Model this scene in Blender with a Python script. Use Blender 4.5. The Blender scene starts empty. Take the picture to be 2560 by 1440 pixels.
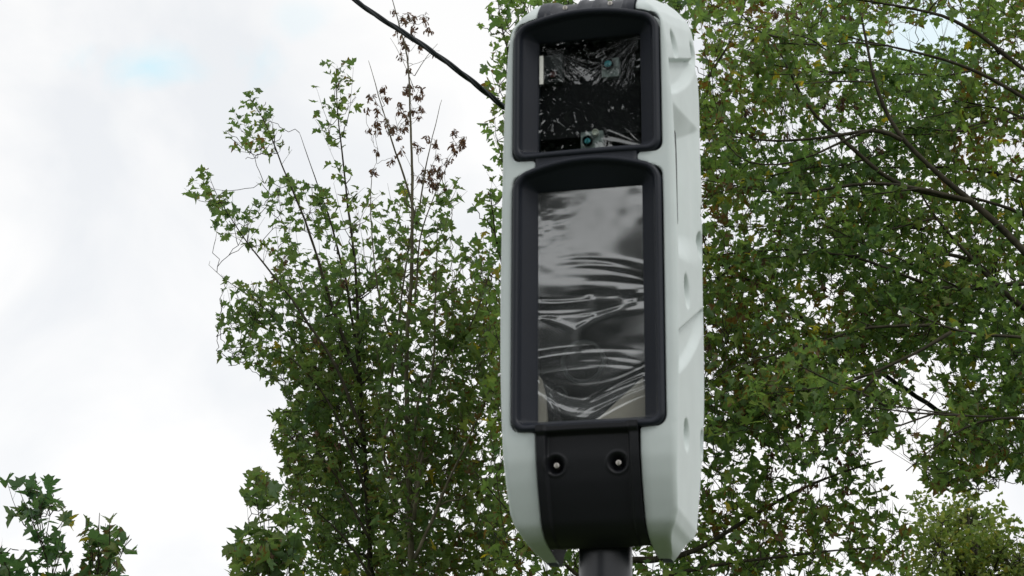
import bpy, bmesh, math, random
import numpy as np
from mathutils import Vector, Matrix
rad = math.radians
S = bpy.context.scene
C = S.collection
rng = np.random.default_rng(11)

# ------------------------------------------------------------------ camera
F, PT, RO, YA = 5000.0, .3127, .0077, -.2445        # focal (px of a 2560 wide picture), pitch, roll, yaw of the device
EYE = np.array([0, 0, 1.6])
cd = bpy.data.cameras.new('camera'); cam = bpy.data.objects.new('camera', cd); C.objects.link(cam)
S.camera = cam
cd.sensor_width = 36; cd.lens = F/2560*36; cd.clip_start = .1; cd.clip_end = 3000
_c, _s, _cp, _sp = math.cos(RO), math.sin(RO), math.cos(PT), math.sin(PT)
_X = np.array([1., 0, 0]); _U = np.array([0, -_sp, _cp]); _F = np.array([0, _cp, _sp])
cx, cy = _c*_X + _s*_U, -_s*_X + _c*_U
cam.matrix_world = Matrix(((cx[0], cy[0], -_F[0], 0), (cx[1], cy[1], -_F[1], 0), (cx[2], cy[2], -_F[2], 1.6), (0, 0, 0, 1)))
cd.dof.use_dof = True; cd.dof.focus_distance = 16.5; cd.dof.aperture_fstop = 15

# ------------------------------------------------------------------ sky
SUN_EL, SUN_AZ = rad(48), rad(140)      # azimuth clockwise from +Y (view direction)
W = bpy.data.worlds.new('World'); S.world = W; W.use_nodes = True
nt = W.node_tree; N = nt.nodes; L = nt.links; N.clear()
def nd(nt, t, **k):
    n = nt.nodes.new(t)
    for a, b in k.items():
        if a[0] == 'i' and a[1:].isdigit(): n.inputs[int(a[1:])].default_value = b
        else: setattr(n, a, b)
    return n
out = nd(nt, 'ShaderNodeOutputWorld')
sky = nd(nt, 'ShaderNodeTexSky', sky_type='NISHITA', sun_disc=False, sun_elevation=SUN_EL, sun_rotation=SUN_AZ)
bg1 = nd(nt, 'ShaderNodeBackground', i1=.13); L.new(sky.outputs[0], bg1.inputs[0])
tc = nd(nt, 'ShaderNodeTexCoord')
def raydir(px, py):
    a = (px-1280)/F; b = (720-py)/F
    d = _F + a*cx + b*cy
    return d/np.linalg.norm(d)
n1 = nd(nt, 'ShaderNodeTexNoise'); n1.inputs['Scale'].default_value = 7; n1.inputs['Detail'].default_value = 7; n1.inputs['Roughness'].default_value = .5; n1.inputs['Distortion'].default_value = .4
L.new(tc.outputs['Generated'], n1.inputs['Vector'])
r1 = nd(nt, 'ShaderNodeValToRGB')
r1.color_ramp.elements[0].position = .38; r1.color_ramp.elements[0].color = (.855, .878, .91, 1)
r1.color_ramp.elements[1].position = .56; r1.color_ramp.elements[1].color = (1.0, 1.0, 1.0, 1)
L.new(n1.outputs[0], r1.inputs[0])
# lower part of the sky a little brighter
sx = nd(nt, 'ShaderNodeSeparateXYZ'); L.new(tc.outputs['Generated'], sx.inputs[0])
mr = nd(nt, 'ShaderNodeMapRange'); mr.inputs[1].default_value = .16; mr.inputs[2].default_value = .46; mr.inputs[3].default_value = 1.05; mr.inputs[4].default_value = .985
L.new(sx.outputs[2], mr.inputs[0])
bg2 = nd(nt, 'ShaderNodeBackground'); L.new(r1.outputs[0], bg2.inputs[0]); L.new(mr.outputs[0], bg2.inputs[1])
# blue gaps in the cloud
n2 = nd(nt, 'ShaderNodeTexNoise'); n2.inputs['Scale'].default_value = 17; n2.inputs['Detail'].default_value = 6; n2.inputs['Distortion'].default_value = .5
L.new(tc.outputs['Generated'], n2.inputs['Vector'])
def gap(px, py, ax, ay, amt):
    d = raydir(px, py)
    sub = nd(nt, 'ShaderNodeVectorMath', operation='SUBTRACT'); L.new(tc.outputs['Generated'], sub.inputs[0]); sub.inputs[1].default_value = d
    mul = nd(nt, 'ShaderNodeVectorMath', operation='MULTIPLY'); L.new(sub.outputs[0], mul.inputs[0]); mul.inputs[1].default_value = (F/ax, F/ay, F/ay)
    ln = nd(nt, 'ShaderNodeVectorMath', operation='LENGTH'); L.new(mul.outputs[0], ln.inputs[0])
    ad = nd(nt, 'ShaderNodeMath', operation='MULTIPLY_ADD'); L.new(n2.outputs[0], ad.inputs[0]); ad.inputs[1].default_value = 4.2; L.new(ln.outputs['Value'], ad.inputs[2])
    m = nd(nt, 'ShaderNodeMapRange', interpolation_type='SMOOTHSTEP'); m.inputs[1].default_value = 2.0; m.inputs[2].default_value = 3.5; m.inputs[3].default_value = amt; m.inputs[4].default_value = 0
    L.new(ad.outputs[0], m.inputs[0]); return m
g1 = gap(370, 165, 190, 62, 1.0); g2 = gap(765, 45, 50, 35, .18); g3 = gap(2330, 90, 330, 150, .45)
a1 = nd(nt, 'ShaderNodeMath', operation='ADD'); L.new(g1.outputs[0], a1.inputs[0]); L.new(g2.outputs[0], a1.inputs[1])
a2 = nd(nt, 'ShaderNodeMath', operation='ADD', use_clamp=True); L.new(a1.outputs[0], a2.inputs[0]); L.new(g3.outputs[0], a2.inputs[1])
bgb = nd(nt, 'ShaderNodeBackground', i1=.60); bgb.inputs[0].default_value = (.93, 1.38, 1.5, 1)   # thin veil over the blue
adb = nd(nt, 'ShaderNodeAddShader')
bgs = nd(nt, 'ShaderNodeBackground', i1=.03); L.new(sky.outputs[0], bgs.inputs[0])
L.new(bgb.outputs[0], adb.inputs[0]); L.new(bgs.outputs[0], adb.inputs[1])
mx = nd(nt, 'ShaderNodeMixShader'); L.new(a2.outputs[0], mx.inputs[0]); L.new(bg2.outputs[0], mx.inputs[1]); L.new(adb.outputs[0], mx.inputs[2])
L.new(mx.outputs[0], out.inputs[0])
N.remove(bg1)

# ------------------------------------------------------------------ sun (veiled)
sl = bpy.data.lights.new('sun', 'SUN'); sl.energy = .8; sl.angle = rad(18); sl.color = (1, .96, .9)
so = bpy.data.objects.new('sun', sl); C.objects.link(so)
sd = Vector((math.sin(SUN_AZ)*math.cos(SUN_EL), math.cos(SUN_AZ)*math.cos(SUN_EL), math.sin(SUN_EL)))
so.rotation_euler = sd.to_track_quat('Z', 'Y').to_euler(); so.location = (0, 0, 30)
vs = S.view_settings; vs.view_transform = 'Standard'; vs.look = 'None'; vs.exposure = 0; vs.gamma = 1; vs.use_curve_mapping = False

# ------------------------------------------------------------------ helpers
def unproj(px, py, Y):
    a = (px-1280)/F; b = (720-py)/F
    d = _F + a*cx + b*cy
    return EYE + d*(Y/d[1])
DY = 5.1*math.cos(.33)
O = unproj(1480, 720, DY)                      # origin of the device frame in the world
EX = np.array([math.cos(YA), math.sin(YA), 0]); EN = np.array([-math.sin(YA), math.cos(YA), 0])

def tag(o, label=None, cat=None, group=None, kind=None):
    if label: o['label'] = label
    if cat: o['category'] = cat
    if group: o['group'] = group
    if kind: o['kind'] = kind
    return o
def empty(name, loc, rz=0):
    o = bpy.data.objects.new(name, None); C.objects.link(o); o.location = loc; o.rotation_euler = (0, 0, rz); o.empty_display_size = .2
    return o
def mk(name, V, Fc, mat, parent=None, smooth=True, sharp=None, loc=None):
    me = bpy.data.meshes.new(name)
    V = np.asarray(V, float)
    me.from_pydata([tuple(v) for v in V], [], [tuple(int(i) for i in f) for f in Fc])
    me.materials.append(mat)
    if smooth:
        me.polygons.foreach_set('use_smooth', [True]*len(me.polygons))
        if sharp: me.set_sharp_from_angle(angle=rad(sharp))
    me.update()
    o = bpy.data.objects.new(name, me); C.objects.link(o)
    if parent is not None: o.parent = parent
    if loc is not None: o.location = loc
    return o
class MB:
    def __init__(s): s.v = []; s.f = []; s.n = 0
    def add(s, V, Fc):
        V = np.asarray(V, float)
        s.v.append(V); s.f += [tuple(i+s.n for i in f) for f in Fc]; s.n += len(V)
    def grid(s, P, flip=False):                # P: rows x cols x 3
        P = np.asarray(P, float); r, c = P.shape[:2]
        fs = []
        for i in range(r-1):
            for j in range(c-1):
                q = (i*c+j, i*c+j+1, (i+1)*c+j+1, (i+1)*c+j)
                fs.append(q[::-1] if flip else q)
        s.add(P.reshape(-1, 3), fs)
    def loops(s, P, flip=False, cap0=False, cap1=False):
        P = np.asarray(P, float); r, c = P.shape[:2]
        fs = []
        for i in range(r-1):
            for j in range(c):
                q = (i*c+j, i*c+(j+1) % c, (i+1)*c+(j+1) % c, (i+1)*c+j)
                fs.append(q[::-1] if flip else q)
        if cap0: fs.append(tuple(range(c))[::-1] if not flip else tuple(range(c)))
        if cap1: t = tuple((r-1)*c+j for j in range(c)); fs.append(t if not flip else t[::-1])
        s.add(P.reshape(-1, 3), fs)
    def box(s, x0, x1, y0, y1, z0, z1):
        v = [(x, y, z) for z in (z0, z1) for y in (y0, y1) for x in (x0, x1)]
        s.add(v, [(0, 2, 3, 1), (4, 5, 7, 6), (0, 1, 5, 4), (2, 6, 7, 3), (0, 4, 6, 2), (1, 3, 7, 5)])
    def tube(s, pts, rs, n=6, cap=False):
        pts = np.asarray(pts, float); rs = np.broadcast_to(rs, (len(pts),))
        T = np.gradient(pts, axis=0); T /= np.linalg.norm(T, axis=1)[:, None]+1e-9
        ref = np.array([0, 0, 1.]) if abs(T[:, 2]).mean() < .8 else np.array([1., 0, 0])
        A = np.cross(T, ref); A /= np.linalg.norm(A, axis=1)[:, None]+1e-9
        B = np.cross(T, A)
        an = np.linspace(0, 2*math.pi, n, endpoint=False)
        P = pts[:, None] + rs[:, None, None]*(np.cos(an)[None, :, None]*A[:, None] + np.sin(an)[None, :, None]*B[:, None])
        s.loops(P, flip=False, cap0=cap, cap1=cap)
    def build(s, name, mat, parent=None, **k):
        return mk(name, np.concatenate(s.v), s.f, mat, parent, **k)

# ------------------------------------------------------------------ materials
def mat(name, col, rough=.5, spec=.5, metal=0, bump=0, bscale=200, var=0, vscale=6, coat=0):
    m = bpy.data.materials.new(name); m.use_nodes = True
    t = m.node_tree; b = t.nodes['Principled BSDF']
    b.inputs['Base Color'].default_value = (*col, 1); b.inputs['Roughness'].default_value = rough
    b.inputs['Specular IOR Level'].default_value = spec; b.inputs['Metallic'].default_value = metal
    b.inputs['Coat Weight'].default_value = coat
    tcn = t.nodes.new('ShaderNodeTexCoord')
    if var:
        n = t.nodes.new('ShaderNodeTexNoise'); n.inputs['Scale'].default_value = vscale; n.inputs['Detail'].default_value = 6
        t.links.new(tcn.outputs['Object'], n.inputs['Vector'])
        r = t.nodes.new('ShaderNodeValToRGB'); r.color_ramp.elements[0].position = .3; r.color_ramp.elements[1].position = .7
        r.color_ramp.elements[0].color = (*[c*(1-var) for c in col], 1); r.color_ramp.elements[1].color = (*[min(1, c*(1+var)) for c in col], 1)
        t.links.new(n.outputs[0], r.inputs[0]); t.links.new(r.outputs[0], b.inputs['Base Color'])
    if bump:
        n = t.nodes.new('ShaderNodeTexNoise'); n.inputs['Scale'].default_value = bscale; n.inputs['Detail'].default_value = 3
        t.links.new(tcn.outputs['Object'], n.inputs['Vector'])
        bp = t.nodes.new('ShaderNodeBump'); bp.inputs['Strength'].default_value = bump; bp.inputs['Distance'].default_value = .002
        t.links.new(n.outputs[0], bp.inputs['Height']); t.links.new(bp.outputs[0], b.inputs['Normal'])
    return m
M_white = mat('pale_grey_plastic', (.655, .725, .715), .42, .4, var=.045, vscale=7, bump=.05, bscale=350)
M_apron = mat('black_plastic_lower', (.009, .010, .013), .5, .35, bump=.06, bscale=500)
M_black = mat('black_plastic', (.012, .0155, .0245)  , .47, .36, var=.08, vscale=9, bump=.06, bscale=500)
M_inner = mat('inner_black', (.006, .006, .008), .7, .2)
M_steel = mat('screw_steel', (.55, .52, .48), .35, .5, 1)
M_pole = mat('pole_paint', (.020, .023, .032), .33, .6, var=.1, bump=.04)
M_pale = mat('pale_sensor_plate', (.86, .87, .80), .5, .4)
M_pcb = mat('sensor_board', (.22, .26, .25), .5, .4, var=.55, vscale=60)
M_teal = mat('coated_lens', (.01, .27, .31), .12, .8, .6, coat=1)
M_beige = mat('beige_reflection', (.62, .55, .48), .7, .2, var=.08, vscale=20)  # colour stands in for pale reflections in the window corners
M_grey = mat('sensor_dark_grey', (.035, .04, .042), .5, .4)
M_red = mat('red_lens', (.09, .012, .010), .3, .6)
M_cable = mat('cable_black', (.022, .027, .03), .6, .3, var=.2, vscale=8)
M_bark = mat('bark_dark', (.040, .036, .023), .85, .2, var=.45, vscale=14, bump=.8, bscale=40)
M_pbark = mat('bark_pale', (.105, .095, .062), .85, .2, var=.4, vscale=9, bump=.8, bscale=40)
M_grass = mat('grass_ground', (.06, .085, .03), .9, .1, var=.4, vscale=.6)

def film(name, refl, rough, milk, base=0):
    m = bpy.data.materials.new(name); m.use_nodes = True; t = m.node_tree; t.nodes.clear()
    o = nd(t, 'ShaderNodeOutputMaterial')
    tr = nd(t, 'ShaderNodeBsdfTransparent'); tr.inputs[0].default_value = (.80, .84, .83, 1)
    gl = nd(t, 'ShaderNodeBsdfGlossy'); gl.inputs['Roughness'].default_value = rough; gl.inputs['Color'].default_value = (.97, 1, 1, 1)
    df = nd(t, 'ShaderNodeBsdfDiffuse'); df.inputs[0].default_value = (.6, .63, .64, 1)
    a = nd(t, 'ShaderNodeMixShader'); a.inputs[0].default_value = refl
    t.links.new(tr.outputs[0], a.inputs[1]); t.links.new(gl.outputs[0], a.inputs[2])
    b = nd(t, 'ShaderNodeMixShader'); b.inputs[0].default_value = milk
    at = nd(t, 'ShaderNodeAttribute', attribute_name='crease')
    mm = nd(t, 'ShaderNodeMath', operation='MULTIPLY'); mm.operation = 'MULTIPLY_ADD'; mm.inputs[1].default_value = milk; mm.inputs[2].default_value = base; t.links.new(at.outputs['Fac'], mm.inputs[0])
    t.links.new(mm.outputs[0], b.inputs[0])
    t.links.new(a.outputs[0], b.inputs[1]); t.links.new(df.outputs[0], b.inputs[2]); t.links.new(b.outputs[0], o.inputs[0])
    return m
M_filmL = film('plastic_film', .28, .075, .09, .022)
M_filmU = film('plastic_film_dark', .16, .008, .05)

def leafmat(name, c0, c1, under, trans, brown=(.13, .075, .035), tw=.38, browned=.16):
    m = bpy.data.materials.new(name); m.use_nodes = True; t = m.node_tree; t.nodes.clear()
    o = nd(t, 'ShaderNodeOutputMaterial')
    at = nd(t, 'ShaderNodeAttribute', attribute_name='tint'); sp = nd(t, 'ShaderNodeSeparateColor'); t.links.new(at.outputs['Color'], sp.inputs[0])
    r = nd(t, 'ShaderNodeMix', data_type='RGBA'); t.links.new(sp.outputs[0], r.inputs[0]); r.inputs[6].default_value = (*c0, 1); r.inputs[7].default_value = (*c1, 1)
    ge = nd(t, 'ShaderNodeNewGeometry')
    u = nd(t, 'ShaderNodeMix', data_type='RGBA'); u.inputs[7].default_value = (*under, 1); t.links.new(r.outputs[2], u.inputs[6])
    bf = nd(t, 'ShaderNodeMath', operation='MULTIPLY'); t.links.new(ge.outputs['Backfacing'], bf.inputs[0]); bf.inputs[1].default_value = .55
    t.links.new(bf.outputs[0], u.inputs[0])
    # blotches and browned edges
    uv = nd(t, 'ShaderNodeUVMap', uv_map='leaf'); tcn = nd(t, 'ShaderNodeTexCoord')
    n = nd(t, 'ShaderNodeTexNoise'); n.inputs['Scale'].default_value = 26; n.inputs['Detail'].default_value = 3; t.links.new(tcn.outputs['Object'], n.inputs['Vector'])
    ln = nd(t, 'ShaderNodeVectorMath', operation='LENGTH'); t.links.new(uv.outputs[0], ln.inputs[0])
    s1 = nd(t, 'ShaderNodeMath', operation='MULTIPLY_ADD'); t.links.new(ln.outputs['Value'], s1.inputs[0]); s1.inputs[1].default_value = .35; t.links.new(n.outputs[0], s1.inputs[2])
    s2 = nd(t, 'ShaderNodeMath', operation='MULTIPLY_ADD'); t.links.new(sp.outputs[1], s2.inputs[0]); s2.inputs[1].default_value = browned*2.4; t.links.new(s1.outputs[0], s2.inputs[2])
    rr = nd(t, 'ShaderNodeMapRange', interpolation_type='SMOOTHSTEP'); rr.inputs[1].default_value = .93; rr.inputs[2].default_value = 1.08; t.links.new(s2.outputs[0], rr.inputs[0])
    k = nd(t, 'ShaderNodeMix', data_type='RGBA'); t.links.new(rr.outputs[0], k.inputs[0]); t.links.new(u.outputs[2], k.inputs[6]); k.inputs[7].default_value = (*brown, 1)
    yl = nd(t, 'ShaderNodeMix', data_type='RGBA'); yl.inputs[7].default_value = (.34, .27, .03, 1); t.links.new(k.outputs[2], yl.inputs[6]); t.links.new(sp.outputs[2], yl.inputs[0])
    b = nd(t, 'ShaderNodeBsdfPrincipled'); b.inputs['Roughness'].default_value = .5; b.inputs['Specular IOR Level'].default_value = .35
    t.links.new(yl.outputs[2], b.inputs['Base Color'])
    tr = nd(t, 'ShaderNodeBsdfTranslucent')
    tm = nd(t, 'ShaderNodeMix', data_type='RGBA'); tm.blend_type = 'MULTIPLY'; tm.inputs[0].default_value = 1; t.links.new(yl.outputs[2], tm.inputs[6]); tm.inputs[7].default_value = (*trans, 1)
    t.links.new(tm.outputs[2], tr.inputs[0])
    mxs = nd(t, 'ShaderNodeMixShader'); mxs.inputs[0].default_value = tw
    t.links.new(b.outputs[0], mxs.inputs[1]); t.links.new(tr.outputs[0], mxs.inputs[2]); t.links.new(mxs.outputs[0], o.inputs[0])
    return m
M_leafA = leafmat('maple_leaf', (.058, .115, .036), (.17, .22, .042), (.115, .195, .12), (1.7, 1.7, .8), browned=.15, tw=.5)
M_leafC = leafmat('maple_leaf_old', (.058, .122, .038), (.19, .245, .046), (.125, .215, .13), (1.9, 1.9, .8), browned=.165, tw=.55)
M_leafH = leafmat('young_maple_leaf', (.045, .105, .040), (.12, .165, .038), (.09, .18, .12), (1.6, 1.7, .8), browned=.14)
M_leafG = leafmat('far_leaf', (.095, .16, .032), (.25, .28, .042), (.16, .23, .08), (1.3, 1.4, .8), browned=.08)
M_leafD = leafmat('dark_evergreen_leaf', (.008, .018, .010), (.016, .030, .014), (.012, .025, .016), (1, 1, .8), browned=0, tw=.15)
M_seed = leafmat('seed_wing', (.075, .042, .030), (.24, .145, .085), (.13, .08, .055), (1.3, 1.1, .9), browned=0)

# ------------------------------------------------------------------ ground
g = MB(); g.grid([[(x, y, 0) for x in (-900, 0, 900)] for y in (-900, 0, 1500)])
tag(g.build('grass_field', M_grass, smooth=False), kind='structure')
M_road = mat('asphalt', (.05, .05, .052), .9, .2, var=.15, vscale=3)
g = MB(); g.grid([[(x, y, .004) for x in (-300, 300)] for y in (-5.5, 2.2)])
tag(g.build('road', M_road, smooth=False), kind='structure')

# ================================================================== THE SPEED CAMERA
dev = empty('speed_camera', (O[0]-.0045*EX[0], O[1]-.0045*EX[1], 0), YA)
tag(dev, 'tall pale grey speed camera with two film-covered black-framed windows, on a dark pole', 'speed camera')
OZ = O[2]
BULGE = .25
def ip(z, pts): return np.interp(z, [p[0] for p in pts], [p[1] for p in pts])
YF = [(-.660, .215), (-.655, .175), (-.648, .12), (-.635, .06), (-.605, .018), (-.55, -.008), (-.50, -.028), (-.45, -.042), (-.40, -.048), (-.3, -.05), (.70, -.05), (.76, -.042), (.80, -.005), (.83, .045), (.87, .15), (.92, .285), (.97, .40)]
def smooth_prof(pts, s=.012):
    zs = np.linspace(-.67, 1.0, 1700); v = ip(zs, pts)
    k = int(s/(zs[1]-zs[0])); ker = np.hanning(2*k+3); ker /= ker.sum()
    vv = np.convolve(np.pad(v, k+1, mode='edge'), ker, mode='valid')
    return lambda z: np.interp(z, zs, vv)
yf = smooth_prof(YF, .022)
WZ = [(-.662, .160), (-.655, .170), (-.64, .180), (-.618, .191), (-.600, .202), (-.57, .212), (-.43, .2205), (-.2, .2285), (0, .230), (.35, .227), (.5, .2225), (.65, .214), (.708, .206), (.74, .195), (.77, .172), (.80, .146), (.82, .134), (.87, .1335)]
wz = smooth_prof(WZ, .008)
YB = [(-.662, .262), (-.65, .266), (-.63, .28), (-.61, .31), (-.585, .36), (-.4, .40), (-.1, .42), (.3, .42), (.8, .42), (.93, .42), (.98, .425)]
yb = smooth_prof(YB, .02)
# half-width of the black front, from top to bottom
def arc(cx_, cz, r, a0, a1, n=7):
    return [(cx_+r*math.cos(rad(a)), cz+r*math.sin(rad(a))) for a in np.linspace(a0, a1, n)]
HB = [(.131, .965), (.131, .752), (.133, .7475)] + [(.150, .744), (.158, .741)] + arc(.161, .705, .034, 88, 3) \
   + [(.196, .60), (.1965, .38)] + arc(.1725, .366, .024, -2, -80) + [(.150, .3412), (.138, .3405)] + arc(.1425, .3285, .0115, 105, 255, 8)[1:-1] \
   + [(.145, .3145), (.162, .3105), (.172, .3050)] + arc(.1705, .279, .0255, 75, 4) + [(.1965, .2), (.1955, -.345)] + arc(.168, -.351, .027, -3, -84) + [(.150, -.3785), (.134, -.3805), (.1312, -.384)] \
   + [(.1305, -.44), (.130, -.55), (.130, -.62), (.130, -.655), (.132, -.661)]
HB = [p for p in HB]
zs_, last = [], 9
HBm = []
for x, z in HB:                                 # keep strictly falling in z
    if z >= last: z = last-.0002
    HBm.append((x, z)); last = z
hb_x = [p[0] for p in HBm][::-1]; hb_z = [p[1] for p in HBm][::-1]
rows = sorted(set([round(z, 5) for z in list(np.arange(-.655, .962, .0042)) + hb_z]), reverse=True)
rows = [z for z in rows if z <= .962]
def ss(a, b, x):
    t = np.clip((x-a)/(b-a), 0, 1); return t*t*(3-2*t)
def relief(y, z):                               # how far the side wall is sunk, metres (y depth, z height)
    d = np.zeros_like(y)
    def dimple(yc, zc, r, dep):
        q = np.sqrt((y-yc)**2+(z-zc)**2)/r
        return dep*(1-ss(.25, 1.0, q))
    for yc, zc, r, dep in [(.09, .694, .046, .032), (.125, .016, .050, .036), (.115, -.365, .046, .034), (.37, .79, .042, .028), (.375, .225, .044, .030), (.375, -.33, .044, .030)]:
        d = np.maximum(d, dimple(yc, zc, r, dep))
    # scoops: a sharp step on top, an arc-shaped ramp below
    for z0, L_, R_, dep in [(.628, .40, .098, .020), (-.108, .45, .112, .017)]:
        top = z0+.44*(y-.04)
        q = np.sqrt((np.clip(y-.01, 0, 9)/L_)**2+((z-top)/R_)**2)
        d = np.maximum(d, dep*(1-ss(.76, 1.0, q))*(1-ss(top-.004, top+.003, z))*ss(-.028, -.018, y))
    # long grip: sloped ceiling, deep along its front edge, ramp at the foot
    zt = .500+.20*(y-.05); zb_ = .396+.50*(y-.05)
    ceil_ = np.clip((zt-z)/np.maximum(zt-zb_, .004), 0, 1)
    foot = ss(.075, .165, z-.25*(y-.06))
    d = np.maximum(d, .055*ceil_*foot*(1-.75*ss(.02, .30, y))*(1-ss(.30, .385, y))*ss(-.004, .004, y-.0))
    return d
def wide(y, z): return -.0015+wz(z-.38*np.maximum(0, y+.03)*ss(.45, .70, z)) + .008*ss(0, .4, y)*ss(0, .5, z)
def half_row(z, s):
    hb = np.interp(z, hb_z, hb_x); f0 = float(yf(z)); w = float(wide(np.array(f0), z)); w = max(w, hb+.004); b0 = float(yb(z)); b0 = max(b0, f0+.012)
    rf = min(.017, (w-hb)*.55, (b0-f0)*.3); rb = min(.045, (w-hb)*.7, (b0-f0)*.35)
    fy = lambda x: f0 + BULGE*x*x
    P = [(hb, fy(hb)+.03), (hb, fy(hb)+.005), (hb+.0012, fy(hb)+.0015), (hb+.004, fy(hb+.004))]
    for t in (.33, .66): x = hb+.004+(w-rf-hb-.004)*t; P.append((x, fy(x)))
    y1 = fy(w-rf)
    for a in np.linspace(0, 90, 7): P.append((w-rf+rf*math.sin(rad(a)), y1+rf-rf*math.cos(rad(a))))
    ysd = np.linspace(y1+rf, b0-rb, 76)[1:]
    rl = relief(ysd, np.full_like(ysd, z))*float(ss(-.58, -.50, z))*(1-float(ss(.84, .9, z)))
    ws = np.maximum(wide(ysd, np.full_like(ysd, z)), hb+.004); ws = ws-(wide(np.array(y1+rf), z)-w)*(1-ss(0, .05, ysd-y1-rf))
    P += [(w2-r_, y_) for w2, y_, r_ in zip(ws, ysd, rl)]
    w = ws[-1]
    for a in np.linspace(0, 90, 7)[1:]: P.append((w-rb+rb*math.cos(rad(a)), b0-rb+rb*math.sin(rad(a))))
    P.append((hb, b0))
    return [(s*x, y, z+OZ) for x, y in P]
mb = MB()
for s in (1, -1):
    G = [half_row(z, s) for z in rows]
    mb.grid(G, flip=(s == 1))
mb.grid([[(x, float(yb(z)), z+OZ) for x in np.linspace(-.14, .14, 5)] for z in rows if z > -.58], flip=True)
mb.build('housing', M_white, dev, sharp=50)

# black strip added for slot shade at the front edge of each side grip
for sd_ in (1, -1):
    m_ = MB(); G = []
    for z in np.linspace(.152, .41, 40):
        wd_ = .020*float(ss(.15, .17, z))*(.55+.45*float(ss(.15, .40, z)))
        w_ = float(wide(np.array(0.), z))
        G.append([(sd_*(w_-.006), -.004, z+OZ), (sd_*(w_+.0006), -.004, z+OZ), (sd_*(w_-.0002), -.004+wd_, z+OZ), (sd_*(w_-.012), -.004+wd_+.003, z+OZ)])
    m_.grid(G, flip=(sd_ == 1)); m_.build('side_shade', M_inner, dev)
# ---- black front: two window hoods, waist, apron
def fyz(x, z): return yf(z) + BULGE*x*x
def ring(hw, ztop, zbot, r, arch, na=8, ne=14, dx=0):
    """closed loop, counter-clockwise seen from the front; top edge bowed by arch"""
    P = []
    cs = [(hw-r, ztop(hw)-r, 0), (-(hw-r), ztop(hw)-r, 90), (-(hw-r), zbot+r, 180), (hw-r, zbot+r, 270)]
    for k, (x0, z0, a0) in enumerate(cs):
        for a in np.linspace(a0, a0+90, na): P.append((x0+r*math.cos(rad(a)), z0+r*math.sin(rad(a))))
        e = P[-1]; nx = cs[(k+1) % 4]; q = (nx[0]+r*math.cos(rad(nx[2])), nx[1]+r*math.sin(rad(nx[2])))
        for t in np.linspace(0, 1, ne)[1:-1]:
            x, z = e[0]+(q[0]-e[0])*t, e[1]+(q[1]-e[1])*t
            P.append((x, z))
    P = np.array(P)
    if arch:                                    # bow: only near the top
        top = ztop(hw)
        wgt = np.clip((P[:, 1]-(top-3*r))/(3*r), 0, 1)
        P[:, 1] += wgt*arch*(hw*hw-P[:, 0]**2)
    return P
mb = MB()
def hood(hw, ct, ca, zb, ghw, gt, gb, gdepth=0.0, tilt=0.0):
    # ct: height of the bowed top at x=0, ca: bow strength
    def lp(ins, r, bow=1):
        h = hw-ins; return ring(h, lambda q: ct-ins-ca*bow*h*h, zb+ins, r, ca*bow)
    spec = [(0, .034, .022), (0, .034, -.003), (.0018, .033, -.0075), (.0055, .031, -.0105), (.011, .028, -.0108), (.0155, .025, -.008), (.0185, .022, -.002), (.0205, .020, .006)]
    R = []
    for ins, r, off in spec:
        p = lp(ins, r); R.append([(x, fyz(x, min(max(z, -.3), .69))+off, z+OZ) for x, z in p])
    a = lp(.0205, .020); gl = ring(ghw, lambda q: gt, gb, .004, 0)
    for t in (.12, .3, .5, .7, .85, .95, 1):
        q = a*(1-t)+gl*t
        R.append([(x, (fyz(x0, min(max(z0, -.3), .69))+.006)*(1-t) + (gdepth)*t, z+OZ) for (x, z), (x0, z0) in zip(q, a)])
    R.append([(x, gdepth+.025, z+OZ) for x, z in gl])
    mb.loops(R, flip=True)
hood(.1935, .756, .95, .3425, .137, .693, .381)
hood(.1935, .3405, 1.1, -.3785, .137, .269, -.343)
# waist
xs = np.concatenate([[-.1345, -.1345, -.133], np.linspace(-.130, .130, 30), [.133, .1345, .1345]])
off = np.concatenate([[.02, -.002, -.006], np.full(30, -.0085), [-.006, -.002, .02]])
G = []
for t in np.linspace(0, 1, 10):
    row = []
    for x, o_ in zip(xs, off):
        zt = .354; zb_ = .3405-1.1*x*x-.010
        z = zt*(1-t)+zb_*t
        row.append((x, fyz(x, .3)+o_+.0035*math.sin(math.pi*t), z+OZ))
    G.append(row)
mb.grid(G, flip=True)
mb.build('front_panel', M_black, dev, sharp=60)
# apron
mb = MB()
xs = np.concatenate([[-.1275, -.1275], np.linspace(-.126, .126, 105), [.1275, .1275]])
G = []
for z in np.concatenate([np.linspace(-.3655, -.53, 80), np.linspace(-.533, -.641, 36)]):
    row = []
    for i, x in enumerate(xs):
        y = fyz(x, z)
        lip = ss(.100, .108, abs(x))
        top = 1-ss(-.392, -.380, z)
        y += -.002 - .006*lip*1.0 + .010*(1-lip)*top*(1-ss(.0, .16, -.385-z)*.6)
        y -= .010*(1-top)
        for s in (-1, 1):
            q = math.hypot(x-s*.0775+.005, z+.462)/.0262
            y += .026*(1-ss(.30, .92, q)) - .0022*math.exp(-((q-1.02)/.12)**2)
        if i in (0, len(xs)-1): y += .03
        row.append((x, y, z+OZ))
    G.append(row)
last = G[-1]
G.append([(x, y+.006, z-.003) for x, y, z in last]); G.append([(x, y+.03, z-.001) for x, y, z in last])
mb.grid(G, flip=True)
mb.build('lower_cover', M_apron, dev, sharp=60)

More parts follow.
